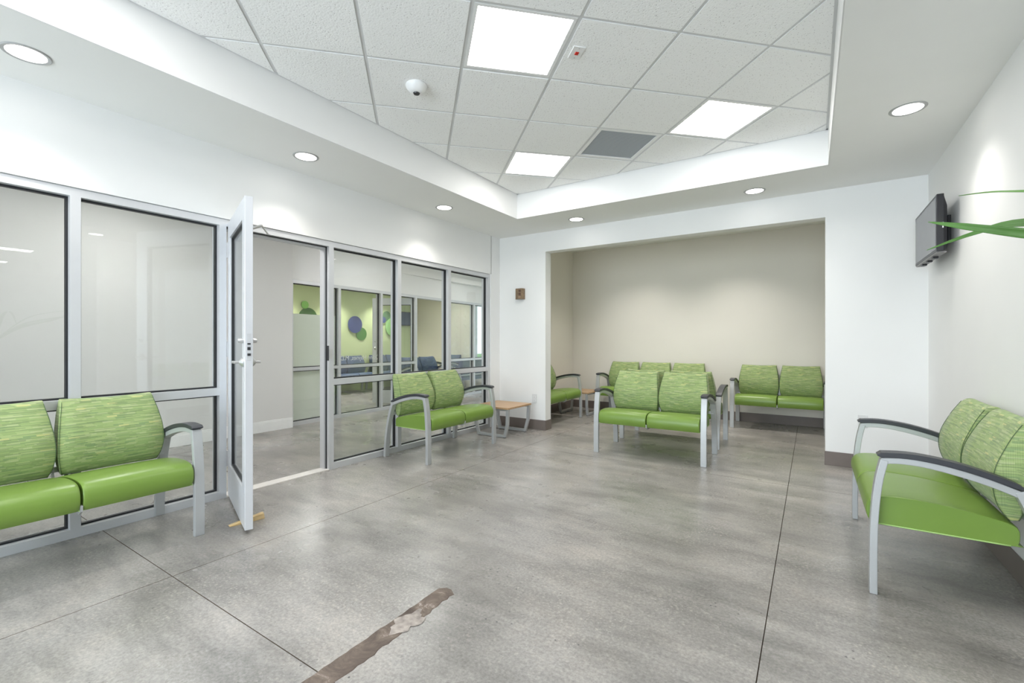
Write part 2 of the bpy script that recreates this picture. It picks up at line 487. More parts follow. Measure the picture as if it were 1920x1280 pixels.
def dup(root, loc, rz, label, group=None):
    r = root.copy(); COL.objects.link(r); r.location = loc; r.rotation_euler = (0, 0, rz)
    r['label'] = label
    if group: r['group'] = group
    for ch in list(root.children):
        c = ch.copy(); COL.objects.link(c); c.parent = r
        for g in list(ch.children):
            d = g.copy(); COL.objects.link(d); d.parent = c
    return r


# ------------------------------------------------------------------ setting: floor
WX, BY, AY = -3.785, 5.45, 7.74       # left wall face, back wall face, alcove rear wall face
RX = 0.872                            # right wall face
SOF, TZ = 2.70, 3.0                   # soffit and tile heights
fl = box('floor', -11.0, 6.6, -3.6, 12.0, -0.12, -0.012, M_JOINT)
meta(fl, 'grey polished concrete floor with saw-cut joints', 'floor', kind='structure')
xs = [-11.0, -8.6, -5.7, -2.757, -0.165, 2.6, 6.6]
ys = [-3.6, -1.4, 1.01, 4.485, 8.0, 12.0]
g = 0.002
for i in range(len(xs) - 1):
    for j in range(len(ys) - 1):
        o = box('slab', xs[i] + g, xs[i + 1] - g, ys[j] + g, ys[j + 1] - g, -0.012, 0.0, M_CONC, fl)
        o.data.materials.append(M_JOINT)
        for p in o.data.polygons:
            if abs(p.normal.z) < .5: p.material_index = 1

# scar of old adhesive on the floor
bm = bmesh.new(); n = 44; L_, R_ = [], []
for k in range(n + 1):
    y = 0.62 + (1.70 - 0.62) * k / n
    xl = -1.513 - 0.016 * (y - 0.95) / 0.75 + random.uniform(-0.003, 0.003)
    xr = -1.405 - 0.028 * (y - 0.95) / 0.75 + random.uniform(-0.011, 0.005)
    if k == n: xl += 0.03; xr -= 0.03
    L_.append((xl, y)); R_.append((xr, y))
def strip_verts(z, ins): return [[bm.verts.new((x + s * ins, y, z)) for x, y in side] for side, s in ((L_, 1), (R_, -1))]
lo_ = strip_verts(0.0, 0.0); hi_ = strip_verts(0.0022, 0.003)
for k in range(n):
    bm.faces.new((hi_[0][k], hi_[1][k], hi_[1][k + 1], hi_[0][k + 1]))
    bm.faces.new((lo_[0][k], hi_[0][k], hi_[0][k + 1], lo_[0][k + 1]))
    bm.faces.new((lo_[1][k], lo_[1][k + 1], hi_[1][k + 1], hi_[1][k]))
for k in (0, n): bm.faces.new((lo_[0][k], lo_[1][k], hi_[1][k], hi_[0][k]))
sc = link('floor_scar', bm, M_SCAR)
meta(sc, 'dark brown strip of old adhesive stuck to the concrete floor', 'floor scar')
# pale smear of filler across the scar
bm = bmesh.new()
c0 = bm.verts.new((-1.462, 1.40, 0.0036)); ring = []
for k in range(26):
    a = 2 * math.pi * k / 26; rr = random.uniform(0.6, 1.15)
    ring.append(bm.verts.new((-1.462 + 0.062 * rr * math.cos(a), 1.40 + 0.095 * rr * math.sin(a), 0.0024)))
for k in range(26): bm.faces.new((c0, ring[k], ring[(k + 1) % 26]))
link('filler_smear', bm, plain('pale_filler', (0.36, 0.315, 0.285), 0.8, var=0.38, scale=26, bump=0.5, bscale=40), sc)

# ------------------------------------------------------------------ setting: walls
STRUCT = 'structure'
def wall(name, lst, m, label):
    o = boxes(name, lst, m)
    return meta(o, label, 'wall', kind=STRUCT)

T1 = 2.158        # top of the first storefront
wl = wall('wall_left', [(-3.92, WX, -3.0, 5.24, T1, 3.1), (-3.92, WX, 5.232, 5.60, 0, 3.1), (-3.92, WX, -3.0, -1.69, 0, 3.1)], M_WALL,
          'long white wall over the near glazed partition')
wb = wall('wall_back', [(-3.785, -3.03, BY, 5.60, 0, 3.1), (-3.03, 0.112, BY, 5.60, 2.432, 3.1), (0.112, 1.0, BY, 5.60, 0, 3.1)], M_WALL,
          'white wall with the wide opening of the seating alcove')
wr = wall('wall_right', [(RX, 1.0, 2.25, 5.60, 0, 3.1)], M_WALL, 'white wall carrying the television')
wa = wall('wall_alcove', [(-3.92, -3.72, 5.60, 7.9, 0, 3.1), (-3.92, 1.2, AY, 7.9, 0, 3.1), (0.75, 1.0, 5.60, 7.9, 0, 3.1)], M_BEIGE,
          'warm beige wall behind the alcove loveseats')
wn = wall('wall_front', [(-3.92, 0.9, -3.15, -3.0, 0, 0.25), (-3.92, 0.9, -3.15, -3.0, 2.55, 3.1), (-3.92, -3.65, -3.15, -3.0, 0.25, 2.55), (0.85, 6.5, -3.15, -3.0, 0, 3.1)], M_WALL,
          'white entrance wall with a wide window behind the viewer')
we = wall('wall_lobby', [(6.4, 6.55, -3.15, 5.6, 0, 3.1), (1.0, 6.5, 4.4, 4.55, 0, 3.1)], M_WALL, 'white wall of the lobby beyond the right opening')
# windows behind the viewer
we1 = empty('window_3', (-1.4, -3.07, 0)); meta(we1, 'wide entrance window with thin aluminium bars', 'window', kind=STRUCT)
for x in (-2.25, -1.1, 0.05, 1.2, 2.25): box('mullion', x - 0.025, x + 0.025, -0.05, 0.05, 0.25, 2.55, M_ALU, we1)
for z in (0.25, 2.5): box('rail', -2.25, 2.25, -0.05, 0.05, z, z + 0.05, M_ALU, we1)
for x0_, x1_ in ((-2.225, -1.125), (-1.075, .025), (.075, 1.175), (1.225, 2.225)): box('pane', x0_, x1_, -.003, .003, .30, 2.5, M_GLASS, we1)

# baseboards
def base(name, lst, label, m=M_BASE):
    o = boxes(name, lst, m, bevel=0.002); return meta(o, label, 'baseboard', kind=STRUCT)
base('baseboard_back', [(-3.78, -3.024, BY - 0.007, BY, 0, 0.135), (-3.03, -3.023, BY - 0.007, 5.607, 0, 0.135),
                        (0.105, RX, BY - 0.007, BY, 0, 0.135)], 'taupe rubber base of the white pillars beside the alcove')
base('baseboard_alcove', [(-3.72, -3.713, 5.60, AY, 0, 0.135), (-3.72, 0.75, AY - 0.007, AY, 0, 0.135), (0.743, 0.75, 5.6, AY, 0, 0.135)],
     'taupe rubber base along the alcove walls')
base('baseboard_right', [(RX - 0.007, RX, 2.25, BY, 0, 0.135)], 'taupe rubber base under the television wall')

# ------------------------------------------------------------------ setting: ceiling with pit
PX0, PX1, PY0, PY1 = -3.0, 0.12, -1.6, 4.69
ce = boxes('ceiling', [(-3.92, PX0, -3.1, 5.6, SOF, 3.12), (PX1, 6.5, -3.1, 5.6, SOF, 3.12), (PX0, PX1, PY1, 5.6, SOF, 3.12), (PX0, PX1, -3.1, PY0, SOF, 3.12),
                       (PX0, PX1, PY0, PY1, 3.06, 3.12)], M_CEIL)
meta(ce, 'white soffit around a raised pit of speckled ceiling tiles', 'ceiling', kind=STRUCT)
ca = boxes('ceiling_alcove', [(-3.92, 1.0, 5.6, 7.9, 2.86, 2.95)], M_CEIL); meta(ca, 'plain ceiling over the alcove', 'ceiling', kind=STRUCT)
# white linings of the pit
pl = boxes('trim_1', [(PX0 - 0.001, PX0 + 0.004, PY0, PY1, SOF, TZ + 0.05), (PX1 - 0.004, PX1 + 0.001, PY0, PY1, SOF, TZ + 0.05),
                      (PX0, PX1, PY1 - 0.004, PY1 + 0.001, SOF, TZ + 0.05)], M_WALL)
meta(pl, 'white upright faces of the ceiling pit', 'trim', kind=STRUCT)
wan = boxes('wall_angle', [(PX0, PX0 + 0.022, PY0, PY1, TZ - 0.003, TZ), (PX1 - 0.022, PX1, PY0, PY1, TZ - 0.003, TZ), (PX0, PX1, PY1 - 0.022, PY1, TZ - 0.003, TZ)], M_TEE, ce)

R2 = math.sqrt(0.5)
def ab(a, b): return ((a - b) * R2, (a + b) * R2)
PIT = 0.601; A0, B0 = 0.285, 2.385

def clip(poly, e=.006):
    for ax, lim, sgn in ((0, PX0 + e, 1), (0, PX1 - e, -1), (1, PY0 + e, 1), (1, PY1 - e, -1)):
        out = []
        for i in range(len(poly)):
            p, q = poly[i], poly[(i + 1) % len(poly)]
            dp, dq = sgn * (p[ax] - lim), sgn * (q[ax] - lim)
            if dp >= 0: out.append(p)
            if dp * dq < 0:
                t = dp / (dp - dq); out.append((p[0] + t * (q[0] - p[0]), p[1] + t * (q[1] - p[1])))
        poly = out
        if not poly: return []
    return poly

def prism(name, poly, z0, z1, m, parent):
    bm = bmesh.new()
    lo = [bm.verts.new((x, y, z0)) for x, y in poly]; hi = [bm.verts.new((x, y, z1)) for x, y in poly]
    bm.faces.new(lo); bm.faces.new(hi)
    for i in range(len(poly)): bm.faces.new((lo[i], lo[(i + 1) % len(poly)], hi[(i + 1) % len(poly)], hi[i]))
    return link(name, bm, m, parent)

def tile(poly):
    o = prism('tile', poly, TZ - 0.007, TZ + 0.012, M_TILE, ce)
    o.data.materials.append(M_WPLAST)
    for p in o.data.polygons:
        if abs(p.normal.z) < .5: p.material_index = 1

LIGHTS = {(0, 0): 'second', (1, 3): 'far', (3, 1): 'right'}
VENT = (2, 2)
extra_lights = {(-2, -3), (-3, -2 + 1)}
for i in range(-7, 8):
    for j in range(-9, 9):
        a0, b0 = A0 + i * PIT, B0 + j * PIT
        q = clip([ab(a0 + .011, b0 + .011), ab(a0 + PIT - .011, b0 + .011), ab(a0 + PIT - .011, b0 + PIT - .011), ab(a0 + .011, b0 + PIT - .011)], .02)
        if len(q) < 3: continue
        area_ = abs(sum(q[k][0] * q[(k + 1) % len(q)][1] - q[(k + 1) % len(q)][0] * q[k][1] for k in range(len(q)))) / 2
        if area_ < 0.002 or (i, j) in LIGHTS or (i, j) == VENT or (i, j) in extra_lights: continue
        tile(q)
for i in range(-7, 9):
    a = A0 + i * PIT
    q = clip([ab(a - .013, -9), ab(a + .013, -9), ab(a + .013, 9), ab(a - .013, 9)])
    if len(q) > 2: prism('tee_rail', q, TZ - 0.002, TZ + 0.003, M_TEE, ce)
for j in range(-9, 9):
    b = B0 + j * PIT
    for i in range(-7, 8):
        q = clip([ab(A0 + i * PIT + .0135, b - .013), ab(A0 + (i + 1) * PIT - .0135, b - .013), ab(A0 + (i + 1) * PIT - .0135, b + .013), ab(A0 + i * PIT + .0135, b + .013)])
        if len(q) > 2: prism('tee_rail', q, TZ - 0.002, TZ + 0.003, M_TEE, ce)

def cell_center(i, j): return ab(A0 + (i + .5) * PIT, B0 + (j + .5) * PIT)
def panel_light(i, j, label):
    x, y = cell_center(i, j)
    r = empty('ceiling_light', (x, y, TZ), rad(45)); meta(r, label, 'ceiling light', 'square light panels in the tiled ceiling')
    s = PIT / 2 - .0135
    boxes('frame', [(-s, s, -s, -s + .02, -.004, .03), (-s, s, s - .02, s, -.004, .03), (-s, -s + .02, -s + .02, s - .02, -.004, .03), (s - .02, s, -s + .02, s - .02, -.004, .03)], M_WPLAST, r)
    box('diffuser', -s + .02, s - .02, -s + .02, s - .02, .0, .01, M_PANEL, r)
panel_light(0, 0, 'largest square light panel, beside the small red-lamp plate')
panel_light(1, 3, 'square light panel nearest the inner corner of the pit')
panel_light(3, 1, 'square light panel beside the right edge of the pit')
for (i, j), t_ in zip(sorted(extra_lights), ('square light panel by the left soffit at the entrance end', 'square light panel in mid ceiling at the entrance end')): panel_light(i, j, t_)
for x in (3.07, 4.9):
    r = empty('ceiling_light', (x, 1.39, SOF), rad(90)); meta(r, 'oblong light panel in the lobby ceiling, ' + ('next to the opening' if x < 4 else 'far from the opening'), 'ceiling light', 'square light panels in the lobby ceiling')
    box('diffuser', -.58, .58, -.14, .14, -.004, .0, M_PANEL, r)
    boxes('frame', [(-.6, .6, -.16, -.14, -.008, 0), (-.6, .6, .14, .16, -.008, 0), (-.6, -.58, -.14, .14, -.008, 0), (.58, .6, -.14, .14, -.008, 0)], M_WPLAST, r)

x, y = cell_center(*VENT)
r = empty('air_vent', (x, y, TZ), rad(45)); meta(r, 'square grey perforated return air grille in the tiled ceiling', 'air vent')
s = PIT / 2 - .0135
boxes('frame', [(-s, s, -s, -s + .03, -.004, .03), (-s, s, s - .03, s, -.004, .03), (-s, -s + .03, -s + .03, s - .03, -.004, .03), (s - .03, s, -s + .03, s - .03, -.004, .03)], M_WPLAST, r)
box('grille', -s + .03, s - .03, -s + .03, s - .03, .004, .012, M_GRILLE, r)

# dome camera and warning plate
x, y = ab(-.003, 3.251)
r = empty('dome_camera', (x, y, TZ - .007)); meta(r, 'small white dome camera on a ceiling tile', 'security camera')
lathe('housing', [(0, 0), (.072, 0), (.075, -.006), (.07, -.02), (.05, -.045), (.028, -.055), (0, -.056)], M_WPLAST, r, 28)
lathe('lens', [(0, -.0565), (.024, -.054), (.02, -.062), (0, -.064)], M_DKMETAL, r, 20)
x, y = ab(.964, 2.679)
r = empty('indicator_plate', (x, y, TZ - .007), rad(45)); meta(r, 'small white plate with a red indicator lamp on a ceiling tile', 'indicator plate')
box('plate', -.038, .038, -.06, .06, -.006, 0, M_WPLAST, r, bevel=.002)
box('lamp', -.011, .011, -.014, .012, -.012, -.006, M_RED, r, bevel=.002)
lathe('screw', [(0, -.0085), (.004, -.008), (.004, -.006)], M_STEEL, r, 8, c=(0, .045, 0)); lathe('screw', [(0, -.0085), (.004, -.008), (.004, -.006)], M_STEEL, r, 8, c=(0, -.045, 0))

# downlights
def downlight(x, y, z, label, vis=True, W=None, ang=110, blend=.75, col=(1.0, 0.96, 0.90)):
    r = empty('downlight', (x, y, z)); meta(r, label, 'downlight', 'round recessed downlights')
    lathe('trim_ring', [(.078, -.001), (.078, -.004), (.092, -.006), (.097, -.002), (.097, .0)], M_TRIMRING, r, 36)
    lathe('lens', [(0, -.003), (.079, -.003), (.079, -.0005), (0, -.0005)], M_LENS, r, 36)
    d = bpy.data.lights.new('downlight_beam', 'SPOT'); d.energy = W or DOWN_W; d.spot_size = rad(ang); d.spot_blend = blend
    d.shadow_soft_size = .05; d.color = col
    o = bpy.data.objects.new('downlight_beam', d); COL.objects.link(o); o.location = (x, y, z - .012)
downlight(-3.40, .60, SOF, 'largest round downlight at the near end of the glazed-partition soffit')
downlight(-3.41, 2.17, SOF, 'round downlight over the open glass door')
downlight(-3.42, 3.84, SOF, 'round downlight over the loveseat with a side table')
downlight(-2.40, 5.09, SOF, 'round downlight over the left end of the alcove opening')
downlight(-.473, 5.10, SOF, 'round downlight over the right part of the alcove opening')
downlight(.515, 3.84, SOF, 'round downlight over the loveseat by the television wall')
downlight(-3.40, -1.0, SOF, 'round downlight by the entrance, out of sight')
downlight(.60, 2.14, SOF, 'round downlight beside the lobby opening, out of sight')
downlight(.55, .3, SOF, 'round downlight over the viewer, out of sight')
downlight(-2.35, 6.8, 2.86, 'round downlight in the left of the alcove ceiling', W=62, ang=118, blend=1.0)
downlight(-.95, 6.8, 2.86, 'round downlight in the right of the alcove ceiling', W=68, ang=118, blend=1.0)


# ------------------------------------------------------------------ storefronts
def storefront(name, loc, rz, mull, top, label, skip=(), mid=(.797, .853), face=.05, depth=.115, nomid=(), m=M_ALU, film=()):
    """frame bars along local x (world direction rz), receding along local y"""
    r = empty(name, loc, rz); meta(r, label, 'glazed partition', kind=STRUCT)
    h2 = face / 2
    for c in mull: box('mullion', c - h2, c + h2, 0, depth, 0, top - face, m, r)
    box('header', mull[0] - h2, mull[-1] + h2, 0, depth, top - face, top, m, r)
    for k in range(len(mull) - 1):
        if k in skip: continue
        x0, x1 = mull[k] + h2, mull[k + 1] - h2
        box('sill', x0, x1, 0, depth, 0, .055, m, r)
        levels = [(.055, top - face)] if k in nomid else [(.055, mid[0]), (mid[1], top - face)]
        if k not in nomid: box('mid_rail', x0, x1, 0, depth, mid[0], mid[1], m, r)
        for z0, z1 in levels:
            p = box('pane', x0, x1, .054, .060, z0, z1, M_GLASS, r)
            gw = .011
            boxes('gasket', [(x0, x1, .042, .072, z0, z0 + gw), (x0, x1, .042, .072, z1 - gw, z1), (x0, x0 + gw, .042, .072, z0 + gw, z1 - gw), (x1 - gw, x1, .042, .072, z0 + gw, z1 - gw)], M_GASKET, p)
            if k in film:
                ft = min(z1 - gw, 1.615)
                box('frosted_film', x0 + gw, x1 - gw, .0615, .0622, z0 + gw, ft, M_FILM, p)
    return r

m1 = [-1.66, -.81, .03, .882, 1.727, 2.680, 3.535, 4.37, 5.207]
w1 = storefront('window_1', (-3.80, 0, 0), rad(90), m1, 2.155, 'near aluminium glazed partition with clear panes, left of the room', skip=(4,))
box('threshold', m1[4] + .025, m1[5] - .025, 0, .115, 0, .008, plain('bright_threshold', (.78, .75, .72), .4, metal=.2), w1)
box('door_stop', m1[5] - .045, m1[5] - .025, .05, .115, 0, 2.105, M_ALU, w1)
box('door_stop', m1[4] + .025, m1[5] - .045, .05, .115, 2.085, 2.105, M_ALU, w1)
box('weather_strip', m1[5] - .029, m1[5] - .024, .035, .05, 0, 2.105, M_GASKET, w1)
box('weather_strip', m1[4] + .025, m1[5] - .03, .035, .05, 2.099, 2.106, M_GASKET, w1)
sp = box('strike_plate', m1[5] - .03, m1[5] - .0245, .004, .034, 1.03, 1.17, M_DKMETAL, w1)
box('strike_lip', m1[5] - .0245, m1[5] + .004, -.004, .0, 1.05, 1.14, M_STEEL, sp)

# open door leaf: local x from the hinge to the leading edge, local y its thickness
def door_leaf(name, hinge, rz, width, top, label, flip=1, m=M_ALU2, hw=True):
    r = empty(name, (*hinge, 0), rz); meta(r, label, 'glass door', kind=STRUCT)
    t = .046; st = .115; zb = .022
    box('stile', 0, st, 0, t, zb, top, m, r, bevel=.002); box('stile', width - st, width, 0, t, zb, top, m, r, bevel=.002)
    box('top_rail', st, width - st, 0, t, top - .13, top, m, r); box('bottom_rail', st, width - st, 0, t, zb, .27, m, r)
    p = box('pane', st, width - st, .020, .026, .27, top - .13, M_GLASS, r)
    x0, x1, z0, z1, gw = st, width - st, .27, top - .13, .012
    boxes('gasket', [(x0, x1, .012, .034, z0, z0 + gw), (x0, x1, .012, .034, z1 - gw, z1), (x0, x0 + gw, .012, .034, z0, z1), (x1 - gw, x1, .012, .034, z0, z1)], M_GASKET, p)
    # lock, lever, hinges
    lp = box('lock_plate', width - .001, width + .0015, .010, .036, 1.09, 1.26, M_ALU, r, bevel=.0007)
    boxes('latch', [(width + .001, width + .006, .014, .032, 1.12, 1.135), (width + .001, width + .003, .014, .032, 1.155, 1.175), (width + .001, width + .004, .014, .032, 1.19, 1.20)], M_DKMETAL, lp)
    for sgn, yy in ((-1, 0), (1, t)):
        lathe('deadbolt', [(0, 0), (.016, 0), (.016, sgn * .018), (.012, sgn * .03), (0, sgn * .031)], M_STEEL, r, 18, 'Y', (width - .06, yy, 1.215))
        lv = lathe('lever', [(0, 0), (.030, 0), (.030, sgn * .006), (.014, sgn * .022), (.009, sgn * .024), (.009, sgn * .052), (0, sgn * .053)], M_STEEL, r, 18, 'Y', (width - .06, yy, 1.078))
        bm = bmesh.new(); bm_tube(bm, [(width - .06, yy + sgn * .045, 1.078), (width - .10, yy + sgn * .047, 1.078), (width - .17, yy + sgn * .047, 1.076)], .0085, 8)
        link('grip', bm, M_STEEL, lv, smooth=True)
    return r
# hinge near the left jamb; leaf swings into the room
th = math.atan2(-.285, .83)
d1 = door_leaf('door_1', (-3.800, 1.762), th, .872, 2.128, 'open aluminium-framed glass door with lever handle standing into the room')
for z in (.30, 1.15, 1.92):
    lathe('hinge', [(0, z - .06), (.009, z - .06), (.009, z + .06), (0, z + .06)], M_STEEL, d1, 12, c=(-.008, -.006, 0))
    box('hinge_leaf', -.03, .0, -.003, .001, z - .055, z + .055, M_STEEL, d1)
cl = box('door_closer', .05, .36, .046, .105, 1.985, 2.05, M_ALU, d1, bevel=.006)
bm = bmesh.new(); bm_tube(bm, [(.10, .08, 2.055), (.40, .17, 2.058)], .009, 6); bm_tube(bm, [(.40, .17, 2.058), (.06, .27, 2.07)], .007, 6)
link('closer_arm', bm, M_STEEL, cl, smooth=True)

# wedge under the leading edge
bm = bmesh.new()
pr = [(0, 0), (.21, 0), (.205, .04), (0.0, .004)]
va = [bm.verts.new((-.018, y, z)) for y, z in pr]; vb = [bm.verts.new((.018, y, z)) for y, z in pr]
bm.faces.new(va); bm.faces.new(vb)
for k in range(4): bm.faces.new((va[k], va[(k + 1) % 4], vb[(k + 1) % 4], vb[k]))
o = link('door_wedge', bm, M_PINE, None, bevel=.0015, loc=(-3.19, 1.486, 0), rz=rad(-12)); meta(o, 'rough pine wedge jammed under the open glass door', 'door wedge')

# ------------------------------------------------------------------ corridor and far waiting room
CX = -6.12
F2R = rad(93.5); F2 = (-6.2, 3.70, 0)
f2d = Vector((-math.sin(rad(3.5)), math.cos(rad(3.5)), 0))
def f2(s, y=0.0, z=0.0):
    """point at s along the far partition, y into the far room"""
    n = Vector((-f2d.y, f2d.x, 0)); v = Vector(F2) + f2d * s + n * y; return (v.x, v.y, z)
M_WALLC = plain('corridor_wall_paint', (0.74, 0.73, 0.715), 0.65, var=0.012, scale=2)
wall('wall_corridor', [(CX - .15, CX, -3.0, 3.69, 0, 2.9)], M_WALLC, 'white corridor wall seen through the near glass')
base('baseboard_corridor', [(CX, CX + .014, -3.0, 3.69, 0, .125), (CX, CX + .008, -3.0, 3.69, .125, .145)], 'white wooden base along the corridor wall', M_WBASE)
o = box('wall_corridor_upper', -.05, 5.9, .0, .12, 2.098, 2.9, M_WALL); o.location = F2; o.rotation_euler = (0, 0, F2R); meta(o, 'white wall over the far glazed partition', 'wall', kind=STRUCT)
o = boxes('ceiling_corridor', [(-6.62, -3.9, -3.0, 9.6, 2.74, 2.85)], M_CEIL); meta(o, 'white corridor ceiling', 'ceiling', kind=STRUCT)
wall('wall_corridor_end', [(-6.6, -3.7, 9.5, 9.62, 2.3, 2.9), (-4.05, -3.7, 7.9, 9.62, 0, 2.9), (-6.3, -3.8, -3.1, -3.0, 0, 2.9)], M_WALL, 'white wall around the corridor exit')
wc = empty('window_4', (-5.0, 9.55, 0)); meta(wc, 'glazed exit at the end of the corridor', 'window', kind=STRUCT)
for x in (-1.35, -.45, .45, .92): box('mullion', x - .025, x + .025, -.05, .05, 0, 2.3, M_ALU, wc)
for z in (0, 2.25): box('rail', -1.35, .92, -.05, .05, z, z + .05, M_ALU, wc)
for x0_, x1_ in ((-1.325, -.475), (-.425, .425), (.475, .895)): box('pane', x0_, x1_, -.003, .003, .05, 2.25, M_GLASS, wc)
m2 = [.025, .86, 1.755, 2.645, 3.70, 4.62, 5.60]
w2 = storefront('window_2', F2, F2R, m2, 2.10, 'far aluminium glazed partition of the waiting room beyond the corridor', skip=(3,), mid=(.785, .832), film=(0,))
# mirrored lettering on the far glass
td = bpy.data.curves.new('lettering', 'FONT'); td.body = 'Quinn Haynes, M.D.'; td.size = .105; td.extrude = .0006; td.align_x = 'CENTER'
to = bpy.data.objects.new('tmp_text', td); COL.objects.link(to)
dg = bpy.context.evaluated_depsgraph_get()
tm = bpy.data.meshes.new_from_object(to.evaluated_get(dg)); bpy.data.objects.remove(to)
tm.materials.append(M_LETTER)
lt = bpy.data.objects.new('lettering', tm); COL.objects.link(lt); lt.parent = w2
lt.location = (1.33, .065, .905); lt.rotation_euler = (rad(90), 0, rad(180))

# far room shell
GX, GY, GZ = -9.5, 9.4, 2.47
wall('wall_green', [(GX - .12, GX, 3.5, GY + .12, 0, 2.9)], M_GREENW, 'pale green wall with coloured discs in the far waiting room')
wall('wall_sand', [(GX, -7.36, GY, GY + .12, 0, 2.9), (-6.62, -6.3, GY, GY + .12, 0, 2.9), (-7.36, -6.62, GY, GY + .12, 2.2, 2.9), (-7.36, -6.62, GY, GY + .12, 0, .55)], M_SAND, 'sand coloured wall in the far waiting room')
wall('wall_far_side', [(GX, -6.2, 3.5, 3.62, 0, 2.9)], M_SAND, 'sand coloured side wall of the far waiting room')
o = boxes('ceiling_far_room', [(GX, -6.33, 3.5, GY, GZ, GZ + .1)], M_CEIL); meta(o, 'white ceiling of the far waiting room', 'ceiling', kind=STRUCT)
wf = empty('window_5', (-6.99, GY + .06, 0)); meta(wf, 'narrow exterior window showing trees', 'window', kind=STRUCT)
for x in (-.35, .35): box('mullion', x - .025, x + .025, -.04, .04, .55, 2.2, M_ALU, wf)
for z in (.55, 2.15): box('rail', -.325, .325, -.04, .04, z, z + .05, M_ALU, wf)
box('pane', -.325, .325, -.003, .003, .6, 2.15, M_GLASS, wf)

for x, y, t_ in ((-7.7, 7.9, 'behind the navy loveseats'), (-7.7, 5.1, 'behind the frosted film')):  # unseen panels added because the far room was too dim
    r = empty('ceiling_light', (x, y, GZ)); meta(r, 'added unseen light panel of the far waiting room, ' + t_, 'ceiling light', 'added unseen light panels in the far waiting room')
    box('diffuser', -.28, .28, -.28, .28, -.006, 0, M_PANEL2, r)
    boxes('frame', [(-.30, .30, -.30, -.28, -.01, 0), (-.30, .30, .28, .30, -.01, 0), (-.30, -.28, -.28, .28, -.01, 0), (.28, .30, -.28, .28, -.01, 0)], M_WPLAST, r)

# far room door, standing open into the room
hx, hy, _ = f2(2.70, .02)
d2 = door_leaf('door_2', (hx, hy), math.atan2(-.40, -.75), .88, 2.05, 'open glass door of the far waiting room')
cl = bpy.data.objects

# discs on the green wall
def disc(y, z, dia, off, m, label):
    bm = bmesh.new(); bm_lathe(bm, [(0, 0), (dia / 2 - .006, 0), (dia / 2, .004), (dia / 2, .012), (0, .012)][::-1], 40, 'X', (0, 0, 0))
    o = link('wall_disc', bm, m, None, loc=(GX + off, y, z)); meta(o, label, 'wall disc', 'coloured discs on the green wall')
    if off > .02:
        s_ = lathe('standoff', [(.012, -off), (.012, 0)], M_DKMETAL, o, 10, 'X')
disc(6.00, 2.03, .175, .03, M_DISC['lime'], 'small lime disc over the half-hidden dark green disc')
disc(6.09, 1.74, .46, .004, M_DISC['dark'], 'dark green disc half hidden by the frosted film')
disc(7.34, 1.63, .42, .03, M_DISC['navy'], 'large navy disc on the green wall')
disc(7.55, 1.40, .32, .004, M_DISC['green'], 'mid green disc tucked under the large navy disc')
disc(8.37, 1.89, .26, .004, M_DISC['teal'], 'grey-green disc seen through the far open door')
disc(8.24, 1.78, .16, .03, M_DISC['navy'], 'small navy disc beside the grey-green disc')
disc(8.56, 1.60, .50, .03, M_DISC['mint'], 'large mint disc seen through the far open door')

# unseen panels added to brighten the corridor; then the far room downlights
for x, y, t_ in ((-5.0, 1.6, 'behind the near loveseat'), (-5.0, 5.0, 'before the far lettered glass'), (-5.0, -1.2, 'at its entrance end'), (-5.0, 7.6, 'by its glazed exit')):
    r = empty('ceiling_light', (x, y, 2.74)); meta(r, 'added unseen light panel in the corridor ceiling ' + t_, 'ceiling light', 'added unseen light panels in the corridor ceiling')
    box('diffuser', -.28, .28, -.28, .28, -.006, 0, M_PANEL2, r)
    boxes('frame', [(-.30, .30, -.30, -.28, -.01, 0), (-.30, .30, .28, .30, -.01, 0), (-.30, -.28, -.28, .28, -.01, 0), (.28, .30, -.28, .28, -.01, 0)], M_WPLAST, r)
for x, y, t_ in ((-9.1, 6.75, 'over the large navy disc'), (-9.1, 8.05, 'over the grey-green disc'), (-9.1, 5.4, 'over the lime disc'), (-7.75, 9.0, 'over the single navy chair'), (-7.6, 6.2, 'in mid room')):
    downlight(x, y, GZ, 'round downlight of the far waiting room ' + t_, W=6 if y > 8.5 else 52)


# ------------------------------------------------------------------ seating
def seat_mesh(w):
    prof = [(.012, .322), (-.002, .345), (-.010, .38), (-.004, .42), (.018, .448), (.06, .462), (.14, .466), (.26, .459), (.38, .442), (.47, .424), (.512, .405), (.52, .37), (.515, .33), (.49, .321)]
    prof = spline(prof + [prof[0]], 2)[:-1]
    cy, cz = .255, .39
    xs = [(-w / 2, .955), (-w / 2 + .004, .985), (-w / 2 + .014, 1), (-w / 4, 1.0), (0, 1.0), (w / 4, 1.0), (w / 2 - .014, 1), (w / 2 - .004, .985), (w / 2, .955)]
    bm = bmesh.new(); rings = []
    for k, (x, s) in enumerate(xs):
        crown = .004 * (1 - (2 * x / w) ** 2)
        rings.append([bm.verts.new((x, cy + (y - cy) * (s if s == 1 else 1 - (1 - s) * .35), cz + (z - cz) * s + (crown if z > .41 else 0))) for y, z in prof])
    n = len(prof)
    for a, b in zip(rings, rings[1:]):
        for k in range(n): bm.faces.new((a[k], a[(k + 1) % n], b[(k + 1) % n], b[k]))
    bm.faces.new(rings[0]); bm.faces.new(rings[-1])
    return bm, prof, cy, cz

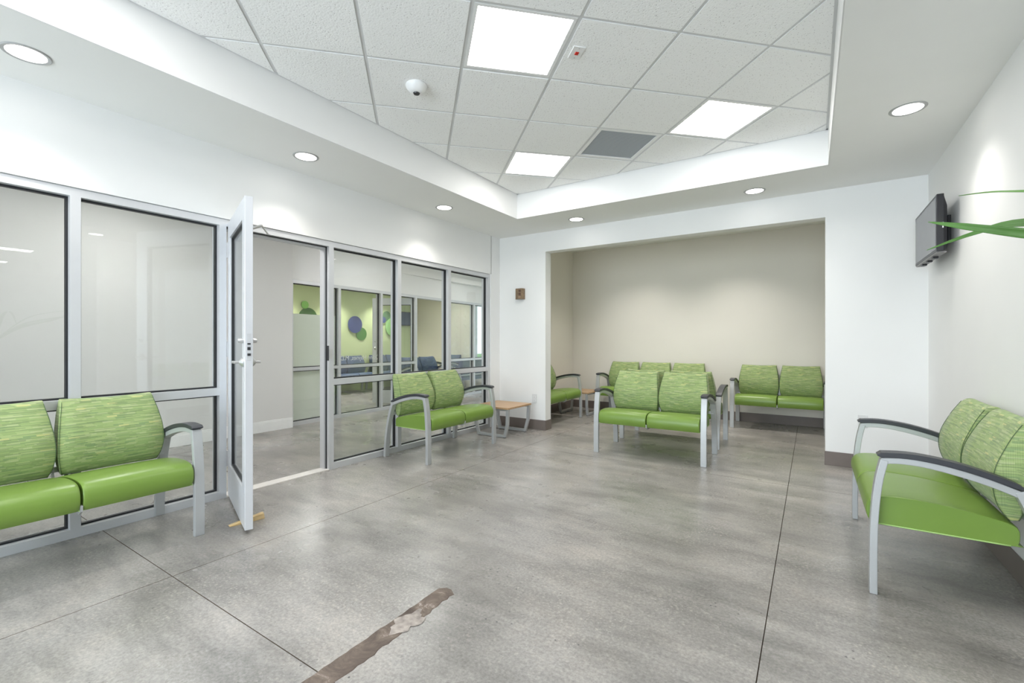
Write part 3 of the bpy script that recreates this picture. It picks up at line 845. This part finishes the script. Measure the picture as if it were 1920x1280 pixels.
BF = [(.492, .425), (.457, .475), (.438, .535), (.434, .595), (.444, .66), (.466, .72), (.498, .79), (.532, .848)]      # front of the back cushion
BB = [(.553, .864), (.583, .866), (.598, .85), (.590, .80), (.568, .73), (.548, .66), (.536, .59), (.53, .52), (.528, .46), (.518, .43)]
def back_width(z):
    t = [(.42, .465), (.47, .495), (.54, .517), (.60, .519), (.68, .507), (.76, .484), (.83, .458), (.87, .448)]
    for (z0, w0), (z1, w1) in zip(t, t[1:]):
        if z <= z1: return w0 + (w1 - w0) * max(0, (z - z0) / (z1 - z0))
    return t[-1][1]

def back_point(y, z, s, shrink):
    ym = .5
    # mid line of thickness at this height
    fy = None
    xx = s * back_width(z) / 2
    dz = -.010 * (1 - s * s) if z > .80 else 0
    return Vector((xx, y + .012 * (1 - s * s), z + dz))

def back_mesh():
    prof = spline(BF, 2)[:-1] + spline([BF[-1]] + BB, 2)
    n = len(prof)
    cen = [sum(p[k] for p in prof) / n for k in (0, 1)]
    def midy(z):   # centre of thickness
        f = min(spline(BF, 4), key=lambda p: abs(p[1] - z)); b = min(spline(BB[2:], 4), key=lambda p: abs(p[1] - z)); return (f[0] + b[0]) / 2
    bm = bmesh.new(); rings = []
    for s, k in ((-1, .72), (-.993, .86), (-.965, 1), (-.6, 1), (-.2, 1), (.2, 1), (.6, 1), (.965, 1), (.993, .86), (1, .72)):
        ring = []
        for y, z in prof:
            v = back_point(y, z, s, k)
            m_ = midy(z); v.y = m_ + (v.y - m_) * k
            v.z = .645 + (v.z - .645) * (1 - (1 - k) * .03)
            ring.append(bm.verts.new(v))
        rings.append(ring)
    for a, b in zip(rings, rings[1:]):
        for k in range(n): bm.faces.new((a[k], a[(k + 1) % n], b[(k + 1) % n], b[k]))
    bm.faces.new(rings[0]); bm.faces.new(rings[-1])
    return bm

SEAT_W = .522
def make_seat(n, label, cat, m_v, m_f, m_p, m_w, group):
    r = empty('waiting_chair' if n == 1 else 'loveseat' if n == 2 else 'triple_seat')
    meta(r, label, cat, group)
    hw_ = n * SEAT_W / 2
    lx = hw_ + .0305
    for k in range(n):
        cx = -hw_ + SEAT_W * (k + .5)
        bm, prof, cy, cz = seat_mesh(SEAT_W - .012)
        o = link('seat', bm, m_v, r, smooth=True); o.location = (cx, 0, 0)
        e = o.modifiers.new('es', 'EDGE_SPLIT'); e.split_angle = rad(50)
        # welts along the lower side edges
        for sx in (-1, 1):
            tube('welt', [(sx * (SEAT_W / 2 - .007), y, .3235) for y in (.01, .15, .3, .45, .49)], .0035, m_w, o, 5)
        o = link('backrest', back_mesh(), m_f, r, smooth=True); o.location = (cx, 0, 0)
        e = o.modifiers.new('es', 'EDGE_SPLIT'); e.split_angle = rad(60)
        for sx in (-1, 1):
            for prf, dy in ((BF, -.0005), (BB[2:], .0005)):
                tube('piping', [tuple(back_point(y, z, sx * .985, 1) + Vector((0, dy, 0))) for y, z in spline(prf, 3)], .0016, m_p, o, 5)
    fleg = spline([(.015, 0), (.0145, .12), (.0165, .30), (.024, .44), (.037, .555), (.056, .648)], 3)
    rleg = spline([(.618, 0), (.612, .10), (.598, .23), (.570, .37), (.535, .49), (.500, .575)], 3)
    arm = spline([(.045, .640), (.10, .650), (.19, .648), (.30, .628), (.41, .598), (.508, .560)], 3)
    pad = spline([(.028, .668), (.06, .672), (.14, .677), (.24, .668), (.34, .648), (.44, .617), (.515, .588)], 3)
    for sx in (-1, 1):
        bm = bmesh.new(); bm_sweep(bm, fleg, .055, .031, sx * lx); o = link('leg', bm, M_SILVER, r, bevel=.003)
        bm = bmesh.new(); bm_box(bm, sx * lx - .024, sx * lx + .024, .003, .027, -.0005, .003); link('glide', bm, M_BLACK, o)
        bm = bmesh.new(); bm_sweep(bm, rleg, .055, .031, sx * lx); o = link('leg', bm, M_SILVER, r, bevel=.003)
        bm = bmesh.new(); bm_box(bm, sx * lx - .024, sx * lx + .024, .606, .630, -.0005, .003); link('glide', bm, M_BLACK, o)
        bm = bmesh.new(); bm_sweep(bm, arm, .050, .030, sx * lx); link('arm_rail', bm, M_SILVER, r, bevel=.003)
        bm = bmesh.new(); bm_sweep(bm, pad, .064, [.006, .012] + [.025] * (len(pad) - 4) + [.02, .012], sx * lx); link('arm_pad', bm, M_PAD, r, bevel=.005)
    # under-seat rails and the joint between seats
    bm = bmesh.new()
    for y in (.10, .42): bm_box(bm, -hw_ + .02, hw_ - .02, y - .018, y + .018, .328, .350)
    link('seat_rail', bm, M_SILVER, r)
    bm = bmesh.new()
    bm_box(bm, -lx, lx, .532, .552, .44, .47)
    link('back_rail', bm, M_SILVER, r)
    for k in range(n - 1):
        cx = -hw_ + SEAT_W * (k + 1)
        bm = bmesh.new(); bm_sweep(bm, [(.008, .352), (.010, .325), (.03, .312), (.42, .312), (.50, .335), (.545, .46), (.552, .60), (.565, .66)], .010, .024, cx)
        link('centre_bracket', bm, M_SILVER, r)
    return r

GRP = 'green waiting-room loveseats'
ls = make_seat(2, 'green loveseat in front of the near glass, cut off at its near end', 'loveseat', M_VINYL, M_FAB, M_PIPE, M_WELT, GRP)
ls.location = (-3.19, .764, 0); ls.rotation_euler = (0, 0, rad(90))
dup(ls, (-3.135, 3.858, 0), rad(90), 'green loveseat against the glass partition, with a maple side table at its end', GRP)
dup(ls, (-1.425, 4.69, 0), 0, 'green loveseat in the middle of the room, facing the viewer before the alcove', GRP)
dup(ls, (-1.44, 6.165, 0), rad(180), 'green loveseat standing back to back behind the middle loveseat', GRP)
dup(ls, (-.39, 7.085, 0), 0, 'green loveseat at the right end of the alcove rear wall', GRP)
dup(ls, (-3.075, 6.165, 0), rad(90), 'green loveseat half hidden behind the white pillar, on the left alcove wall', GRP)
dup(ls, (.233, 3.36, 0), rad(-90), 'green loveseat seen from the side under the television', GRP)
ts = make_seat(3, 'green three-seat bench behind the middle loveseats on the alcove rear wall', 'bench', M_VINYL, M_FAB, M_PIPE, M_WELT, None)
ts.location = (-2.155, 7.085, 0)

BG = 'navy chairs of the far waiting room'
bl = make_seat(2, 'navy loveseat on the green wall under the large navy disc', 'loveseat', M_BVINYL, M_BFAB, M_BPIPE, M_BPIPE, BG)
bl.location = (-8.83, 6.98, 0); bl.rotation_euler = (0, 0, rad(90))
dup(bl, (-8.83, 8.22, 0), rad(90), 'navy loveseat on the green wall seen through the far open door', BG)
dup(bl, (-6.90, 7.50, 0), rad(90), 'navy loveseat facing the far doorway', BG)
b5 = dup(bl, (-7.33, 8.70, 0), rad(-90), 'navy loveseat turned with its back to the far glass', BG); b5.scale = (1, 1, .93)
bs = make_seat(1, 'single navy chair against the sand coloured wall', 'chair', M_BVINYL, M_BFAB, M_BPIPE, M_BPIPE, None)
bs.location = (-7.93, 8.72, 0)


# side tables
def side_table(label):
    r = empty('side_table'); meta(r, label, 'side table', 'maple side tables')
    box('tabletop', -.28, .28, -.28, .28, .362, .385, M_MAPLE, r, bevel=.003)
    boxes('apron', [(-.27, .27, -.262, -.232, .34, .362), (-.27, .27, .232, .262, .34, .362)], M_SILVER, r)
    for sy in (-1, 1):
        y0 = sy * .24; bm = bmesh.new(); t = .021
        # trapezoid loop: legs lean in towards the floor bar
        for sx in (-1, 1):
            top = (sx * .255, y0 + sy * .012, .362); mid = (sx * .245, y0 + sy * .008, .17); bot = (sx * .20, y0, .008)
            for p, q in ((top, mid), (mid, bot)):
                vs = []
                for (x, y, z) in (p, q): vs.append([bm.verts.new((x + a * t * .9, y + b * t * .75, z)) for a, b in ((-1, -1), (1, -1), (1, 1), (-1, 1))])
                for k in range(4): bm.faces.new((vs[0][k], vs[0][(k + 1) % 4], vs[1][(k + 1) % 4], vs[1][k]))
                bm.faces.new(vs[0]); bm.faces.new(vs[1])
        bm_box(bm, -.205, .205, y0 - t * .75, y0 + t * .75, .006, .038)
        o = link('leg_loop', bm, M_SILVER, r)
        boxes('glide', [(-.21, -.18, y0 - .012, y0 + .012, 0, .008), (.18, .21, y0 - .012, y0 + .012, 0, .008)], M_BLACK, o)
    return r
t1 = side_table('maple side table in the corner by the end of the glass partition'); t1.location = (-3.42, 4.985, 0)
dup(t1, (-3.295, 7.10, 0), rad(90), 'maple side table in the alcove corner, mostly hidden between two seats')

# ------------------------------------------------------------------ wall things
r = empty('wall_fixture', (-3.42, BY, 1.80)); meta(r, 'small brown bronze box mounted on the white pillar', 'wall fixture')
bm = bmesh.new(); pts = [(-.066, 0), (-.066, -.045), (-.045, -.075), (.045, -.075), (.066, -.045), (.066, 0)]
lo = [bm.verts.new((x, y, 0)) for x, y in pts]; hi = [bm.verts.new((x, y, .15)) for x, y in pts]
bm.faces.new(lo); bm.faces.new(hi)
for k in range(6): bm.faces.new((lo[k], lo[(k + 1) % 6], hi[(k + 1) % 6], hi[k]))
link('housing', bm, M_BRONZE, r, bevel=.004)
M_BRONZE2 = plain('dark_bronze_inlay', (.10, .05, .03), .5, var=.2, scale=30)
boxes('inlay', [(.006, .040, -.078, -.074, .10, .128), (.006, .040, -.078, -.074, .052, .088)], M_BRONZE2, r)
box('inlay', .0, .040, -.078, -.074, .018, .042, plain('pale_bronze_inlay', (.30, .20, .13), .5, var=.2), r)
lathe('base_lens', [(0, -.006), (.04, -.005), (.045, .0)], plain('grey_lens', (.35, .35, .35), .3), r, 16, c=(0, -.038, 0))

def outlet(x, y, z, label):
    r = empty('power_outlet', (x, y, z)); meta(r, label, 'power outlet', 'white wall outlets')
    box('plate', -.037, .037, -.008, 0, -.060, .060, plain('outlet_plate', (.70, .70, .70), .3), r, bevel=.002)
    for dz in (-.021, .021):
        s_ = box('socket', -.017, .017, -.0105, -.008, dz - .014, dz + .014, M_WPLAST, r, bevel=.003)
        boxes('slot', [(-.009, -.006, -.0115, -.0104, dz - .003, dz + .007), (.006, .009, -.0115, -.0104, dz - .003, dz + .007), (-.0025, .0025, -.0115, -.0104, dz - .010, dz - .005)], M_DPLAST, s_)
outlet(-3.20, BY, .425, 'white outlet on the pillar beside the maple side table')
outlet(.404, BY, .452, 'white outlet behind the armrest of the loveseat under the television')

# television on the right wall
r = empty('wall_television', (RX, 4.80, 2.06)); meta(r, 'small black television hanging on the right white wall', 'television')
bm = bmesh.new(); bm_box(bm, -.125, -.085, -.40, .40, -.205, .205); link('bezel', bm, M_BLACK, r, bevel=.004)
box('screen', -.1262, -.1245, -.376, .376, -.186, .186, M_SCREEN, r)
bm = bmesh.new()
q0 = [(-.085, -.39, -.2), (-.085, .39, -.2), (-.085, .39, .2), (-.085, -.39, .2)]; q1 = [(-.062, -.36, -.185), (-.062, .36, -.185), (-.062, .36, .13), (-.062, -.36, .13)]
a_ = [bm.verts.new(p) for p in q0]; b_ = [bm.verts.new(p) for p in q1]
bm.faces.new(a_); bm.faces.new(b_)
for k in range(4): bm.faces.new((a_[k], a_[(k + 1) % 4], b_[(k + 1) % 4], b_[k]))
link('back_shell', bm, M_BLACK, r, bevel=.006)
box('speaker_bar', -.122, -.07, -.385, .385, -.213, -.205, M_TVBTM, r)
boxes('port_sticker', [(-.095, -.088, -.4012, -.400, -.04, .0)], M_WPLAST, r)
boxes('wall_bracket', [(-.02, 0, -.14, .14, -.10, .10), (-.062, -.02, -.12, -.09, -.10, .10), (-.062, -.02, .09, .12, -.10, .10)], M_BLACK, r, bevel=.003)
boxes('foot_mount', [(-.11, -.08, -.2, -.15, -.228, -.213), (-.11, -.08, .0, .05, -.226, -.213), (-.11, -.08, .2, .25, -.226, -.213)], M_BLACK, r)

# television in the far room
r = empty('far_television', (GX, 8.86, 1.84)); meta(r, 'small television on the green wall of the far waiting room', 'television')
box('bezel', .02, .08, -.32, .32, -.19, .19, M_BLACK, r, bevel=.004); box('screen', .0795, .0815, -.30, .30, -.17, .17, M_BVINYL, r)
box('wall_bracket', 0, .02, -.1, .1, -.1, .1, M_BLACK, r)

# ------------------------------------------------------------------ potted plant out at the right, its leaves reach into view
r = empty('potted_plant', (.66, 1.18, 0)); meta(r, 'tall potted plant whose long strap leaves reach in before the television', 'plant')
lathe('pot', [(0, 0), (.13, 0), (.17, .34), (.175, .36), (.16, .36), (.155, .33), (0, .33)], M_POT, r, 32)
lathe('soil', [(0, .335), (.155, .332)], M_SOIL, r, 24)
bm = bmesh.new(); bm_tube(bm, [(0, 0, .33), (.01, .01, .7), (.0, .02, 1.0), (-.01, .03, 1.22)], .022, 10); link('cane', bm, M_BARK, r, smooth=True)

def leaf(pts, widths, roll=0.0):
    P = [Vector(p) - Vector((.66, 1.18, 0)) for p in spline(pts, 5)]
    n = len(P); bm = bmesh.new(); rows = []
    def wd(t):
        k = t * (len(widths) - 1); i = min(int(k), len(widths) - 2); return widths[i] + (widths[i + 1] - widths[i]) * (k - i)
    for i, p in enumerate(P):
        t = (P[min(n - 1, i + 1)] - P[max(0, i - 1)]).normalized()
        side = t.cross(Vector((0, 0, 1))).normalized(); up = side.cross(t).normalized()
        side = (side * math.cos(roll) + up * math.sin(roll)); up2 = side.cross(t).normalized()
        w_ = wd(i / (n - 1)) / 2
        rows.append([bm.verts.new(p + side * (s * w_) + up2 * (abs(s) * w_ * .35)) for s in (-1, -.5, 0, .5, 1)])
    for a, b in zip(rows, rows[1:]):
        for k in range(4): bm.faces.new((a[k], a[k + 1], b[k + 1], b[k]))
    o = link('leaf', bm, M_LEAF, r, smooth=True)
    sd = o.modifiers.new('thick', 'SOLIDIFY'); sd.thickness = .0012
    return o
crown = (.65, 1.21, 1.22)
leaf([crown, (.58, 1.40, 1.38), (.446, 1.667, 1.482), (.376, 1.74, 1.52), (.287, 1.80, 1.562)], [.022, .032, .027, .023, .018, .002], rad(82))
leaf([crown, (.60, 1.45, 1.43), (.485, 1.80, 1.531), (.406, 1.879, 1.53), (.294, 1.866, 1.489)], [.020, .030, .028, .020, .012, .002], rad(65))
leaf([crown, (.64, 1.5, 1.52), (.545, 1.90, 1.635), (.468, 2.004, 1.674), (.403, 2.057, 1.688)], [.016, .020, .012, .009, .006, .0015], rad(40))
for k in range(15):
    a = rad(-175 + k * 21 + random.uniform(-6, 6))
    if not rad(-110) < a < rad(55): continue
    L_len = random.uniform(.4, .62); up_ = random.uniform(.15, .5)
    e = Vector((math.cos(a), math.sin(a), 0))
    c0 = Vector(crown)
    leaf([tuple(c0), tuple(c0 + e * L_len * .35 + Vector((0, 0, up_ * .7))), tuple(c0 + e * L_len * .75 + Vector((0, 0, up_ * .8))), tuple(c0 + e * L_len * 1.05 + Vector((0, 0, up_ * .45)))], [.02, .038, .036, .024, .003])

# ------------------------------------------------------------------ outdoors
o = box('ground', -30, 20, 12.0, 40, -.4, -.1, M_GRASS); meta(o, 'lawn outside the far windows', 'lawn', kind=STRUCT)
for k, (x, y, hgt) in enumerate(((-8.6, 15.2, 5.2), (-11.2, 19.0, 5.8), (-5.4, 18.6, 5.0), (-1.9, 14.9, 4.8), (.9, 18.4, 5.4))):  # last two trees added out of view to darken the exit's reflection in the glass
    r = empty('tree', (x, y, -.1)); meta(r, ('middle leafy green tree outside the narrow far window', 'hindmost and tallest leafy green tree outside the far window', 'leafy green tree behind the corridor exit', 'short leafy green tree added to darken the reflected corridor exit', 'far leafy green tree added to darken the reflected corridor exit')[k], 'tree', 'trees outside the far window')
    bm = bmesh.new(); bm_tube(bm, [(0, 0, 0), (.05, .03, hgt * .3), (0, 0, hgt * .7)], .1, 8); link('trunk', bm, M_BARK, r, smooth=True)
    bm = bmesh.new()
    for q in range(1500):
        u = Vector((random.gauss(0, 1), random.gauss(0, 1), random.gauss(0, 1))).normalized() * random.uniform(.4, 1.0)
        c = Vector((u.x * 1.5, u.y * 1.5, hgt * .55 + u.z * hgt * .45))
        d1_ = Vector((random.uniform(-1, 1), random.uniform(-1, 1), random.uniform(-1, 1))).normalized(); d2_ = d1_.orthogonal().normalized()
        bm.faces.new([bm.verts.new(c + d1_ * .13), bm.verts.new(c + d2_ * .08), bm.verts.new(c - d1_ * .13), bm.verts.new(c - d2_ * .08)])
    f_ = link('foliage', bm, M_TREE, r); f_['kind'] = 'stuff'
